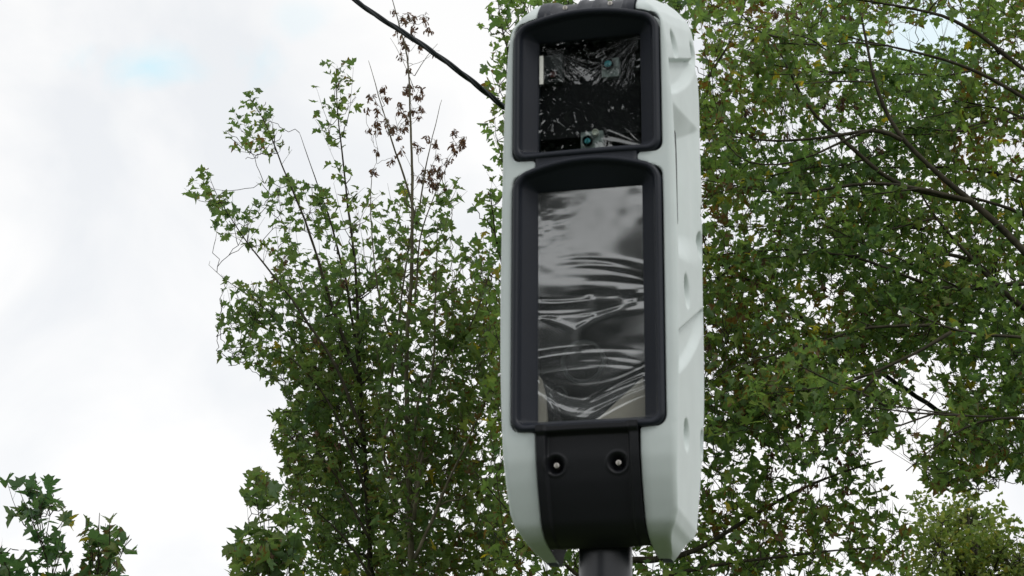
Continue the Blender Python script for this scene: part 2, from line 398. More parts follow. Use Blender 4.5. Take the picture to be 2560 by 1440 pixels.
# cap
mb = MB(); G = []
for z in np.linspace(.738, .96, 90):
    row = []
    for i, x in enumerate(np.concatenate([[-.1285], np.linspace(-.1285, .1285, 90), [.1285]])):
        y = fyz(x, z) - .004
        for s in (-1, 1):
            m = (1-ss(.030, .036, abs(x-s*.060)))*ss(.752, .760, z)
            y += .020*m
        y += .010*(1-ss(.012, .016, abs(x)))*ss(.755, .765, z)
        y -= .004*ss(.104, .112, abs(x))
        if i in (0, 91): y += .03
        row.append((x, y, z+OZ))
    G.append(row)
mb.grid(G)
mb.build('top_cap', M_black, dev, sharp=60)

# dark liner behind the windows and inside the horns
mb = MB()
for s in (-1, 1):
    G = [[(s*.1292, y, z+OZ) for y in np.linspace(float(yf(z))+.008, max(float(yb(z))-.002, float(yf(z))+.012), 6)] for z in np.linspace(-.657, -.36, 30)]
    mb.grid(G)
mb.box(-.19, .19, .10, .11, -.37, .74)
mb.box(-.126, .126, .10, .415, -.565, -.555)
o = mb.build('inner_liner', M_inner, dev, smooth=False)
o.data.transform(Matrix.Identity(4))
for v in o.data.vertices:
    if v.index >= 2*30*6: v.co.z += OZ

class VN:                                        # value noise in the picture plane, for uneven crowns
    def __init__(s, sc, seed): s.g = np.random.default_rng(seed).random((90, 90)); s.sc = sc
    def __call__(s, x, y):
        u = np.asarray(x)/s.sc+21; v = np.asarray(y)/s.sc+20
        i = np.floor(u).astype(int); j = np.floor(v).astype(int); a = u-i; b = v-j; a = a*a*(3-2*a); b = b*b*(3-2*b)
        g = lambda p, q: s.g[p % 90, q % 90]
        return (g(i, j)*(1-a)+g(i+1, j)*a)*(1-b)+(g(i, j+1)*(1-a)+g(i+1, j+1)*a)*b
VNl = lambda sc, sd: VN(sc, sd)
# ---- film-covered windows
def fold_field(kind, U, V):
    """height (m) of the wrinkled film; U 0..1 left to right, V 0..1 top to bottom"""
    r = np.random.default_rng(5 if kind == 'low' else 9)
    H = np.zeros_like(U); K = np.zeros_like(U)
    def ridge(vc, wd, amp, win):
        q = (V-vc)/wd
        e = np.exp(-q*q)*win
        return amp*e, e
    def fam(n, vfun, wd, amp, win, milk=0):
        nonlocal H, K
        for i in range(n):
            vc = vfun(i, r); w_ = wd*r.uniform(.6, 1.5)
            h, e = ridge(vc, w_, .72*amp*r.choice([-1, 1])*r.uniform(.4, 1.2), win(i, r))
            H = H+h; K = K+milk*r.uniform(0, 1)*e
    def span(a, b, s=.12): return ss(a-s, a+s, U)*(1-ss(b-s, b+s, U))
    if kind == 'low':
        H = H + .0016*np.sin(2.2*U+1.3*V+.6)*np.cos(3.1*V) + .0005*np.sin(5*U+2+3*V)*np.sin(7*V+.5)
        fam(11, lambda i, r: .335+.016*i+r.normal()*.006-.035*np.sin(math.pi*np.clip(U, 0, 1))*r.uniform(.2, 1.0)+.06*(U-.5)*r.uniform(0, 1.2), .013, .00042,
            lambda i, r: span(r.uniform(.1, .5), 1.1, .2), .12)
        fam(11, lambda i, r: .46+.009*i+.03*np.sin(3*U+r.uniform(0, 1))*r.uniform(.3, 1)+r.normal()*.004, .008, .00026, lambda i, r: span(r.uniform(-.3, .4), r.uniform(.6, 1.3)), .3)
        # loose Y-shaped crease
        for a, b, k_ in [(.05, .535, 1.), (.95, .50, -.9)]:
            vc = .615-(np.abs(U-.36)**.8)*(.16 if a < .3 else .17)
            h, e = ridge(vc, .012, .0004, span(min(a, .36), max(a, .36), .06)); H = H+h; K = K+.9*e
        e = np.exp(-((U-.36+.08*(V-.6))/.035)**2)*ss(.58, .63, V)*(1-ss(.70, .78, V)); H = H+.0004*e; K = K+.9*e
        e = np.exp(-((U-.50)/.04)**2)*ss(.46, .49, V)*(1-ss(.54, .60, V)); H = H+.0004*e; K = K+.7*e
        # upward bowed folds
        fam(10, lambda i, r: .67+.012*i+.05*(U-.4)**2*r.uniform(1, 2.2)+r.normal()*.006, .0075, .00028, lambda i, r: span(-.3, r.uniform(.35, .95)), .9)
        # folds sagging from both sides towards the bottom centre
        fam(9, lambda i, r: .765+.010*i+(.13+.01*i)*(1-(np.abs(U-.46)/.54)**2)*r.uniform(.4, 1.0)+r.normal()*.008, .009, .00036, lambda i, r: span(-.3, r.choice([.45, .5, 1.4]), .2), .9)
        fam(9, lambda i, r: .80+.012*i+.24*np.clip(1.05-U, 0, 1)**1.3*r.uniform(.7, 1.1), .0085, .0004, lambda i, r: span(.45, 1.4, .15), .8)
        fam(5, lambda i, r: .79+.02*i+(.55+.1*i)*U*r.uniform(.8, 1.1), .010, .0004, lambda i, r: span(-.3, .20, .08), .6)
        # soft crumple at top left
        wv = VNl(.13, 3)(U*.8+.5*V, V*5.0)+.3*VNl(.07, 4)(U+.3*V, V*5)
        q = np.hypot((U-.10), (V-.15)*1.6); H = H+.00035*wv*np.exp(-(q/.24)**2); K = K+.35*wv*np.exp(-(q/.25)**2)
        H = H + .0006*VNl(.30, 6)(U*.7+.3*V, V*2.2)+.00022*VNl(.12, 16)(U*.8-.5*V, V*2.6); K = K+.55*np.clip(VNl(.22, 7)(U+.6*V, V*2.4)-.35, 0, 1)*ss(.1, .5, V)
    else:
        for (u0, v0, a0, a1, n, ln) in [(.08, .06, 8, 60, 13, .5), (.98, .02, 100, 172, 22, .6), (1.0, 1.0, 190, 245, 9, .38)]:
            for i in range(n):
                a = rad(r.uniform(a0, a1)); dx, dz = math.cos(a), math.sin(a)
                s_ = (U-u0)*dx+(V-v0)*dz; t_ = -(U-u0)*dz+(V-v0)*dx + .25*s_*s_*r.uniform(-1, 1)
                e = np.exp(-(t_/(.005+.020*np.clip(s_, 0, 1)))**2)*ss(0, .03, s_)*(1-ss(ln*r.uniform(.3, .9), ln*1.2, s_))
                H = H+.00005*r.uniform(.3, 1.2)*e; K = K+.7*r.uniform(0, 1)**2*e*np.exp(-(s_/.22)**2)
        H = H + .0003*np.sin(3*U+1)*np.sin(4*V) + .00005*VNl(.16, 8)(U, V*1.6)
    return H, np.clip(K, 0, 1)
def pane(label, hw, zt, zb, y0, kind, mfilm, ytop=0):
    nx, nz = 150, int(150*(zt-zb)/(2*hw))
    u = np.linspace(0, 1, nx); v = np.linspace(0, 1, nz)
    V, U = np.meshgrid(v, u, indexing='ij')
    H, K = fold_field(kind, U, V)
    X = -hw+2*hw*U; Z = zt-(zt-zb)*V; Y = y0-H+ytop*(1-V)
    P = np.stack([X, Y, Z+OZ], -1)
    m = MB(); m.grid(P, flip=True)
    o = m.build('window_film', mfilm, dev)
    at = o.data.attributes.new('crease', 'FLOAT', 'POINT'); at.data.foreach_set('value', K.reshape(-1))
    o['label'] = label
    return o
pane('wrinkled clear film over the tall lower window', .1385, .271, -.345, .004, 'low', M_filmL)
pane('dark film over the upper window with corner folds', .1385, .695, .379, .004, 'up', M_filmU)

# ---- what is behind the upper window
def dpt(px, py, d):
    a = (px-1280)/F; b = (720-py)/F
    r = _F + a*cx + b*cy
    t = ((O-EYE)@EN+d)/(r@EN); P = EYE+r*t-O
    return P@EX, P[2]+OZ
def lens(px, py, r, d, mring, mglass, name='lens'):
    x, z = dpt(px, py, d)
    an = np.linspace(0, 2*math.pi, 28, endpoint=False)
    m = MB(); R = []
    for rr, yy in [(1.15, .02), (1.15, -.006), (1.0, -.008), (.92, .0)]: R.append([(x+r*rr*math.cos(a), d+yy, z+r*rr*math.sin(a)) for a in an])
    m.loops(R, flip=True)
    base = m.build(name, mring, dev, sharp=50)
    m = MB(); R = []
    for t in (0, .3, .6, .85): R.append([(x+r*.92*math.cos(rad(90*t))*math.cos(a), d-.25*r*math.sin(rad(90*t)), z+r*.92*math.cos(rad(90*t))*math.sin(a)) for a in an])
    m.loops(R, flip=True, cap1=True)
    m.build('lens_glass', mglass, base)
def plate(px0, py0, px1, py1, d, th, m_, name='sensor_plate'):
    x0, z0 = dpt(px0, py0, d); x1, z1 = dpt(px1, py1, d)
    m = MB(); m.box(min(x0, x1), max(x0, x1), d, d+th, min(z0, z1), max(z0, z1)); 
    o = m.build(name, m_, dev, smooth=False)
    bv = o.modifiers.new('b', 'BEVEL'); bv.width = .0015; bv.segments = 2
    return o
D1 = .016
plate(1352.5, 139, 1362, 210, -.004, .004, M_pale, 'reflective_strip')
plate(1364, 139, 1410, 204, D1+.004, .03, M_grey, 'sensor_module')
lens(1387, 186, .012, D1+.001, M_grey, M_red)
plate(1508, 147, 1552, 190, D1+.004, .02, M_pcb, 'circuit_board')
lens(1524, 159, .013, D1, M_inner, M_teal)
plate(1456, 330, 1512, 372, D1+.004, .02, M_pcb, 'circuit_board')
lens(1473, 352, .0115, D1, M_inner, M_teal)
lens(1493, 332, .008, D1, M_pale, M_pale, 'white_sensor')
plate(1350, 212, 1606, 330, D1+.02, .02, M_inner, 'divider_plate')
# behind the lower window: beige wedges added as corner reflections and a faint ring
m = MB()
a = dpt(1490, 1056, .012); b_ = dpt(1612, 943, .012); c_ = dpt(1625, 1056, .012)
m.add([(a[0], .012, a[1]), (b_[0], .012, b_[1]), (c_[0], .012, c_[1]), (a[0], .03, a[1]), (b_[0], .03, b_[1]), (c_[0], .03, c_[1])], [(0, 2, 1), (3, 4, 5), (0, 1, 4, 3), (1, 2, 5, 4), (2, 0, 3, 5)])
o = m.build('reflection_wedge', M_beige, dev, smooth=False); o['label'] = 'beige wedge added as a reflection in the lower right corner of the window'
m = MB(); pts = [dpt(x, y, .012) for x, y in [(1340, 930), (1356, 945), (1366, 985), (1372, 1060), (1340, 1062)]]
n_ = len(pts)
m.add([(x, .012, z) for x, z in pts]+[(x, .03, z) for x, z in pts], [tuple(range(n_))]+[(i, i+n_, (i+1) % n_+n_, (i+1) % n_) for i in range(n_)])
o = m.build('reflection_wedge', M_beige, dev, smooth=False); o['label'] = 'narrow beige wedge added as a reflection in the lower left corner of the window'
lens(1462, 905, .050, .05, M_grey, M_inner, 'flash_lamp')
lens(1400, 985, .018, .04, M_grey, M_inner, 'flash_lamp')

# ---- screws
def screw(x, y, z, r=.0072):
    an = np.linspace(0, 2*math.pi, 24, endpoint=False)
    R = [[(x+r*k*math.cos(a), y+q, z+OZ+r*k*math.sin(a)) for a in an] for k, q in [(1, .012), (1, -.001), (.92, -.0024), (.5, -.003), (.46, -.0005), (.2, -.0005), (.17, -.003), (.05, -.0032)]]
    m = MB(); m.loops(R, flip=True, cap1=True); o = m.build('screw', M_steel, dev, sharp=40)
    an = np.linspace(0, 2*math.pi, 28, endpoint=False); r2 = r*1.5
    return o
for s in (-1, 1): screw(s*.0775-.003, float(fyz(.0775, -.462))+.009, -.4625)
for s in (-1, 1): screw(s*.061-.003, float(fyz(.061, .789))+.012, .788, .0068)
# ---- pole with base plate
mb = MB(); an = np.linspace(0, 2*math.pi, 48, endpoint=False)
px_ = -.005; pyc = .20
mb.loops([[(px_+.0675*math.cos(a), pyc+.0675*math.sin(a), z) for a in an] for z in (.03, .5, 1.2, 2.0, OZ-.66, OZ-.5)])
mb.build('pole', M_pole, dev)
mb = MB(); mb.box(px_-.17, px_+.17, pyc-.17, pyc+.17, 0.004, .03)
for sx_ in (-1, 1):
    for sy_ in (-1, 1): mb.tube([(px_+.13*sx_, pyc+.13*sy_, .03), (px_+.13*sx_, pyc+.13*sy_, .06)], .014, 6, True)
mb.build('base_plate', M_steel, dev, smooth=False)

# ================================================================== OVERHEAD CABLE
cab = [(700, -140), (885, -2), (930, 32), (1000, 76), (1050, 108), (1100, 143), (1150, 180), (1200, 219), (1265, 272), (1400, 378), (1600, 525), (1800, 655), (1905, 722), (1995, 792), (2240, 958), (2400, 1062), (2600, 1190), (2800, 1310)]
cp = np.array([unproj(x, y, 12.5+4.2*float(ss(1100, 1900, x))) for x, y in cab])
tt = np.linspace(0, len(cab)-1, 420); cpt = np.stack([np.interp(tt, range(len(cab)), cp[:, i]) for i in range(3)], -1)
ker = np.hanning(31); ker /= ker.sum(); cpt = np.stack([np.convolve(np.pad(cpt[:, i], 15, mode='reflect', reflect_type='odd'), ker, 'valid') for i in range(3)], -1)
T = np.gradient(cpt, axis=0); arcl = np.concatenate([[0], np.cumsum(np.linalg.norm(np.diff(cpt, axis=0), axis=1))]); T /= np.linalg.norm(T, axis=1)[:, None]
A = np.cross(T, [0, 1, 0]); A /= np.linalg.norm(A, axis=1)[:, None]; B = np.cross(T, A)
mb = MB()
for k in range(3):
    ph = arcl*2*math.pi/.62 + k*2.094
    mb.tube(cpt + np.interp(np.arange(len(cpt)), [0, 200, 419], [.0085, .011, .013])[:, None]*(np.cos(ph)[:, None]*A+np.sin(ph)[:, None]*B), .0108, 8, True)
tag(mb.build('overhead_cable', M_cable), 'black twisted overhead cable running down behind the speed camera', 'cable')

# ================================================================== TREES
HALF = [(.0, .0), (.08, -.07), (.20, -.09), (.40, -.10), (.31, .02), (.33, .10), (.47, .13), (.64, .32), (.50, .36), (.43, .42), (.24, .42), (.25, .56), (.33, .66), (.19, .72), (.12, .86), (0, 1.02)]
LO = np.array(HALF + [(-x, y) for x, y in HALF[-2:0:-1]])         # leaf outline
LC = np.array([[0, .30]])
LV = np.concatenate([LC, LO]); NLV = len(LV)
LF = np.array([(0, 1+i, 1+(i+1) % len(LO)) for i in range(len(LO))])
def nrm(v): return v/(np.linalg.norm(v, axis=-1, keepdims=True)+1e-9)
def leaves_mesh(name, P, D, Nn, Sz, mat_, parent, tint, seed=0, small=False, wing=False):
    """P base points, D blade direction, Nn blade normal, Sz length"""
    r = np.random.default_rng(seed); n = len(P)
    if wing: lv = np.array([(0, 0), (.12, .12), (.27, .5), (.2, .9), (0, 1), (-.08, .5)]); lf = np.array([(0, 1, 5), (1, 2, 5), (2, 3, 5), (3, 4, 5)])
    elif small: lv = np.array([(0, 0), (.45, .1), (.5, .45), (.25, .6), (0, 1), (-.25, .6), (-.5, .45), (-.45, .1)]); lf = np.array([(0, 1, 2), (0, 2, 3), (0, 3, 4), (0, 4, 5), (0, 5, 6), (0, 6, 7)])
    else: lv, lf = LV, LF
    k = len(lv)
    D = nrm(D); X = nrm(np.cross(D, Nn)); Nn = nrm(np.cross(X, D))
    lx = lv[None, :, 0]*r.uniform(.85, 1.1, (n, 1)); ly = np.repeat(lv[None, :, 1], n, 0)
    if not wing:
        lx = lx + r.normal(0, .03, (n, k)); ly = ly+r.normal(0, .025, (n, k))
    fold = r.normal(.25, .6, (n, 1)); curl = r.normal(-.30, .5, (n, 1)); tw = r.normal(0, .5, (n, 1))
    lz = fold*np.abs(lx)*1.0 + curl*(ly-.2)**2 + tw*lx*(ly-.2) + (0 if small or wing else r.normal(0, .025, (n, k)))
    V = P[:, None] + Sz[:, None, None]*(lx[..., None]*X[:, None]+ly[..., None]*D[:, None]+lz[..., None]*Nn[:, None])
    V = V.reshape(-1, 3)
    Fi = (lf[None]+(np.arange(n)*k)[:, None, None]).reshape(-1, 3)
    me = bpy.data.meshes.new(name); me.vertices.add(len(V)); me.vertices.foreach_set('co', V.astype(np.float32).ravel())
    me.loops.add(Fi.size); me.loops.foreach_set('vertex_index', Fi.astype(np.int32).ravel())
    me.polygons.add(len(Fi)); me.polygons.foreach_set('loop_start', np.arange(0, Fi.size, 3, dtype=np.int32)); me.polygons.foreach_set('loop_total', np.full(len(Fi), 3, np.int32))
    me.update(calc_edges=True); me.validate()
    me.polygons.foreach_set('use_smooth', np.ones(len(me.polygons), bool))
    ca = me.color_attributes.new('tint', 'FLOAT_COLOR', 'POINT')
    col = np.concatenate([tint, np.ones((n, 1))], 1); ca.data.foreach_set('color', np.repeat(col, k, 0).astype(np.float32).ravel())
    uvl = me.uv_layers.new(name='leaf'); uv = np.tile(lv - np.array([[0, .3]]), (n, 1))[Fi.ravel()]; uvl.data.foreach_set('uv', uv.astype(np.float32).ravel())
    me.materials.append(mat_)
    o = bpy.data.objects.new(name, me); C.objects.link(o); o.parent = parent
    return o
def inside(poly, x, y):
    p = np.array(poly, float); n = len(p); c = np.zeros(len(x), bool); j = n-1
    for i in range(n):
        xi, yi = p[i]; xj, yj = p[j]
        cnd = ((yi > y) != (yj > y)) & (x < (xj-xi)*(y-yi)/(yj-yi+1e-12)+xi)
        c ^= cnd; j = i
    return c
WX, WY, WX2 = VN(46, 91), VN(46, 92), VN(17, 93)
def dens(mask, x, y, vn=None):
    d = np.zeros(len(x)); x = np.asarray(x, float); y = np.asarray(y, float); x0_, y0_ = x, y
    x = x0_+58*(WX(x0_, y0_)-.5)+26*(WX2(x0_, y0_)-.5); y = y0_+58*(WY(x0_, y0_)-.5)+26*(WX2(y0_, x0_)-.5)
    for poly, v in mask:
        d[inside(poly, x, y)] = v
    if vn is not None: d = d*np.clip(.1+1.8*vn(x, y), 0, 1.3)
    return d
def proj(P):
    v = P-EYE; a = v@cx; b = v@cy; c = v@_F
    return 1280+F*a/c, 720-F*b/c
def smooth_line(pts, step=.12):
    pts = np.asarray(pts, float); n = len(pts)
    if n < 3: t = np.linspace(0, n-1, 12)
    s = np.concatenate([[0], np.cumsum(np.linalg.norm(np.diff(pts[:, :3], axis=0), axis=1))])
    t = np.arange(0, s[-1], step); t = np.append(t, s[-1])
    q = np.stack([np.interp(t, s, pts[:, i]) for i in range(pts.shape[1])], -1)
    for _ in range(3):
        q[1:-1] = .25*q[:-2]+.5*q[1:-1]+.25*q[2:]
    return q
def tree(name, label, group, limbs, mask, nanch, Y0, Y1, leafm, barkm, seed, base, lsize=(.09, .15), shoots=.34, pairs=4, noise=70, seeds=None, nseed=0, yfun=None, brownz=None, yellow=.015, up=.5, cat='tree', thin=1.0, bareseed=False, droop=1.0, limbleaf=.75, maxlink=.85):
    """limbs: list of (polyline of (px,py,Y), r0, r1); base limb first, running from the ground up"""
    r = np.random.default_rng(seed)
    P0 = base; root = empty(name, tuple(P0))
    tag(root, label, cat, group)
    wood = MB(); nodes = []; nrad = []; limbq = []
    for li, (pl, r0, r1) in enumerate(limbs):
        w = np.array([unproj(x, y, Y) for x, y, Y in pl])
        if li == 0: w = np.vstack([np.array(P0), w])
        q = smooth_line(w)
        q = q + np.cumsum(r.normal(0, .004, q.shape), axis=0)*np.linspace(1, .6, len(q))[:, None]*.8
        s = np.linspace(0, 1, len(q))
        rs = r0+(r1-r0)*s**.9; rs = rs*(1+.12*r.normal(size=len(q))*.5)
        wood.tube(q-P0, rs, 9 if r0 > .03 else 6, True); limbq.append((q, rs))
        m_ = q[:, 2] > 1.2 if li == 0 else np.ones(len(q), bool)
        nodes += list(q[m_][::2]); nrad += list(rs[m_][::2])
    # anchors
    bx = np.array([p for poly, v in mask for p in poly]); x0, y0 = bx.min(0); x1, y1 = bx.max(0)
    vn = VN(noise, seed); A_ = []
    while len(A_) < nanch:
        x = r.uniform(x0, x1, 4000); y = r.uniform(y0, y1, 4000)
        k = r.random(4000)*1.3 < dens(mask, x, y, vn)
        A_ += list(zip(x[k], y[k]))
    A_ = A_[:nanch]
    LP, LD, LN, LS, PS = [], [], [], [], []
    for q, rs in limbq:
        for i in range(2, len(q)):
            if rs[i] > .0105 or r.random() > limbleaf: continue
            for sg in (1, -1):
                dv_ = nrm(q[i]-q[i-1]); side = nrm(np.cross(dv_, r.normal(0, 1, 3)))*sg
                ln = r.uniform(.03, .16)*(.45+.55*(1-i/len(q)))*1.6; e_ = q[i]+(side+dv_*r.uniform(.3, 1))*ln
                ex_, ey_ = proj(e_[None])
                if dens(mask, ex_, ey_)[0] <= 0: continue
                wood.tube(np.array([q[i], (q[i]+e_)/2+r.normal(0, .006, 3), e_])-P0, [.002, .0016, .0012], 4)
                for kk in range(int(r.integers(2, 6))):
                    f_ = r.uniform(.4, 1); pt = q[i]*(1-f_)+e_*f_
                    pd = nrm(side*r.uniform(-.4, 1)+dv_*.5+r.normal(0, .5, 3)); b0 = pt+pd*r.uniform(.02, .07); sz = r.uniform(*lsize)*(1-.25*i/len(q))
                    LP.append(b0); LD.append(nrm(pd+np.array([0, 0, -r.uniform(0, droop)])+r.normal(0, .2, 3))); LN.append(np.array([0, 0, 1.])+r.normal(0, .38, 3)); LS.append(sz); PS.append(pt)
    if yfun is None: Ys = r.uniform(Y0, Y1, nanch)
    else: Ys = np.array([yfun(x, y)+r.uniform(Y0, Y1) for x, y in A_])
    AP = np.array([unproj(x, y, Y) for (x, y), Y in zip(A_, Ys)]); AP = AP[AP[:, 2] > .6]
    nd_ = np.array(nodes); d0 = np.array([np.min(np.linalg.norm(nd_-a, axis=1)) for a in AP]); AP = AP[np.argsort(d0)]
    NA = np.empty((len(nodes)+len(AP)*5, 3)); NR = np.empty(len(NA)); n0 = len(nodes); NA[:n0] = nd_; NR[:n0] = nrad; cnt = n0
    def link(a, rend=.0030):
        nonlocal cnt
        off = NA[:cnt]-a; dist = np.linalg.norm(off, axis=1) + np.clip(off[:, 2], -.3, None)*.7   # prefer nodes lying below
        i = np.argmin(dist)
        if np.linalg.norm(off[i]) > maxlink: return None
        s_ = NA[i]; rs = min(NR[i]*.7, .016*thin); v = a-s_; ln = np.linalg.norm(v)
        t = np.linspace(0, 1, 6)[:, None]
        bow = np.array([0, 0, -1.])*min(ln, .5)*.16 + r.normal(0, .05, 3)*ln
        q = s_+v*t + bow*(t*(1-t))*1.2
        q[1:-1] += r.normal(0, .012, (4, 3))
        rr = np.linspace(max(rs, rend*1.2), rend, 6); wood.tube(q-P0, rr, 5)
        NA[cnt:cnt+5] = q[1:]; NR[cnt:cnt+5] = rr[1:]; cnt += 5
        return nrm(q[-1]-q[-3])
    for a in AP:
        if cnt+5 >= len(NA): break
        dr = link(a)
        if dr is None: continue
        # leafy shoot
        ln = shoots*r.uniform(.6, 1.25); dv_ = nrm(dr*1.0+np.array([0, 0, up])*r.uniform(.2, 1.2)+r.normal(0, .25, 3))
        npz = max(2, int(pairs*r.uniform(.7, 1.3)))
        t = np.linspace(.0, 1, npz+1); q = a+dv_*ln*t[:, None]+np.array([0, 0, .05])*t[:, None]**2
        qx, qy = proj(q); okq = dens(mask, qx, qy) > 0
        nk = len(q) if okq.all() else int(np.argmin(okq))
        if nk < 1: continue
        q = q[:nk]
        if nk > 1: wood.tube(q-P0, np.linspace(.0022, .0011, len(q)), 4)
        for j, pt in enumerate(q):
            side = nrm(np.cross(dv_, r.normal(0, 1, 3)))
            for sg in ((1, -1) if j < len(q)-1 else (1, -1, 0)):
                if r.random() < .06: continue
                pd = nrm(side*sg+dv_*r.uniform(.2, .9)+np.array([0, 0, .12]))
                pl = r.uniform(.03, .09); sz = r.uniform(*lsize)*(1-.25*j/len(q)*r.random())
                b0 = pt+pd*pl
                hd = nrm(pd+np.array([0, 0, -r.uniform(0, 1.15*droop)])+r.normal(0, .25, 3))
                nn = np.array([0, 0, 1.])+r.normal(0, .42, 3)
                LP.append(b0); LD.append(hd); LN.append(nn); LS.append(sz); PS.append(pt)
    LP = np.array(LP); LD = np.array(LD); LN = np.array(LN); LS = np.array(LS); PS = np.array(PS)
    x, y = proj(LP+LD*LS[:, None]*.4); k = r.random(len(LP))*.5 < dens(mask, x, y) + .03*(dens(mask, x, y) > 0)
    LP, LD, LN, LS, PS = LP[k], LD[k], LN[k], LS[k], PS[k]
    vb = VN(130, seed+5)
    xx, yy = proj(LP); cl = vb(xx, yy)
    tint = np.stack([np.clip(r.beta(1.3, 1.6, len(LP))*.8+.5*(cl-.35), 0, 1), r.random(len(LP))**1.5*np.clip(.5+cl, 0, 1.3), (r.random(len(LP)) < yellow)*r.uniform(.4, 1, len(LP))], 1)
    leaves_mesh('crown', LP-P0, LD, LN, LS, leafm, root, tint, seed)
    # leaf stalks belong to the wood
    w_ = nrm(np.cross(LP-PS, np.array([0., .2, 1.])))*.0010
    V = np.stack([PS-w_, PS+w_, LP+w_*.7, LP-w_*.7], 1).reshape(-1, 3)-P0
    wood.add(V, [(4*i, 4*i+1, 4*i+2, 4*i+3) for i in range(len(LP))])
    # hanging bunches of winged seeds
    if seeds:
        bx = np.array([p for poly, v in seeds for p in poly]); x0, y0 = bx.min(0); x1, y1 = bx.max(0)
        Q = []
        while len(Q) < nseed:
            x = r.uniform(x0, x1, 400); y = r.uniform(y0, y1, 400); k = r.random(400) < dens(seeds, x, y)
            Q += list(zip(x[k], y[k]))
        for (x, y) in Q[:nseed]:
            Y = (r.uniform(Y0, Y1) if yfun is None else yfun(x, y)+r.uniform(Y0, Y1)*.5)
            if bareseed: Y = .5*(Y0+Y1)+r.uniform(-.35, .35)
            a = unproj(x, y, Y)
            if a[2] < 1: continue
            NA = np.vstack([NA[:cnt], np.zeros((6, 3))]); NR = np.concatenate([NR[:cnt], np.zeros(6)])
            if link(a, .0018) is None: continue
            SP, SD, SN, SS = [], [], [], []
            for _ in range(int(r.integers(6, 13))):
                b = a+r.normal(0, .014, 3)+np.array([0, 0, -r.uniform(0, .04)])
                wood.tube(np.array([a, b])-P0, .0007, 3)
                for _k in (0, 1): SP.append(b); SD.append(np.array([0, 0, -1])+r.normal(0, .45, 3)); SN.append(r.normal(0, 1, 3)); SS.append(r.uniform(.034, .052))
            SP = np.array(SP); n = len(SP)
            leaves_mesh('seed_bunch', SP-P0, np.array(SD), np.array(SN), np.array(SS), M_seed, root, np.stack([r.random(n), np.zeros(n), np.zeros(n)], 1), int(r.integers(1e6)), wing=True)
    wood.build('trunk', barkm, root)
    return root
def ground_at(px, Y): p = unproj(px, 1440, Y); return np.array([p[0], p[1], 0])

YA_ = 17.8
def PL(Y, *pts): return [(x, y, Y) for x, y in pts]
# tree A: the leafy one, leftmost of the pair
limbsA = [(PL(YA_, (950, 1800), (928, 1400), (912, 1150), (902, 950), (893, 800), (885, 640), (868, 517), (858, 412), (846, 300), (842, 175)), .048, .004),
  (PL(YA_-.2, (902, 960), (860, 860), (822, 740), (785, 621), (747, 512), (710, 433), (660, 300), (614, 233)), .022, .003),
  (PL(YA_-.5, (912, 1090), (840, 900), (760, 790), (685, 683), (627, 612), (585, 550), (539, 487), (522, 433)), .020, .002),
  (PL(YA_+.3, (900, 930), (880, 800), (862, 696), (827, 550), (793, 467), (745, 330)), .020, .002),
  (PL(YA_-.4, (918, 1240), (830, 1010), (740, 900), (680, 860), (600, 875), (568, 870)), .016, .003),
  (PL(YA_+.5, (915, 1150), (800, 930), (700, 810), (640, 745), (555, 700), (525, 665)), .016, .002),
  (PL(YA_-.8, (925, 1350), (850, 1200), (780, 1110), (720, 1060)), .016, .003),
  (PL(YA_-.6, (930, 1450), (870, 1350), (800, 1280), (730, 1240)), .016, .003)]
maskA = [([(690, 430), (760, 450), (800, 440), (840, 380), (900, 420), (925, 560), (970, 700), (960, 1700), (700, 1700), (735, 1400), (725, 1290), (695, 1180), (690, 1010), (640, 930), (600, 880), (560, 760), (600, 715), (670, 700), (650, 620), (650, 480)], .34),
  ([(560, 740), (700, 720), (960, 700), (960, 1700), (700, 1700), (735, 1400), (725, 1290), (695, 1180), (690, 1010), (640, 935), (575, 890)], .55),
  ([(660, 930), (960, 850), (960, 1700), (730, 1700), (740, 1300), (695, 1180), (690, 1010)], 1.1),
  ([(790, 130), (870, 145), (895, 200), (900, 290), (895, 345), (860, 375), (800, 370), (770, 240)], .36),
  ([(590, 235), (680, 245), (705, 300), (725, 350), (700, 420), (620, 425), (575, 380), (572, 300)], .33),
  ([(478, 490), (520, 425), (560, 470), (640, 540), (670, 590), (690, 650), (600, 640), (540, 620), (500, 560)], .4),
  ([(500, 655), (545, 655), (600, 720), (600, 770), (545, 740)], .12),
  ([(565, 860), (640, 850), (660, 930), (600, 935)], .25)]
tree('maple_tree', 'leafy maple left of the pale bare-topped stem, its branches fanning against open sky', 'maples behind the speed camera', limbsA, maskA, 800, 17.4, 19.4, M_leafA, M_bark, 3, ground_at(952, YA_), lsize=(.060, .105), pairs=3, droop=.75, limbleaf=1.0, maxlink=.42, noise=55, seeds=[([(700, 600), (950, 600), (950, 1300), (750, 1300)], 1)], nseed=26)
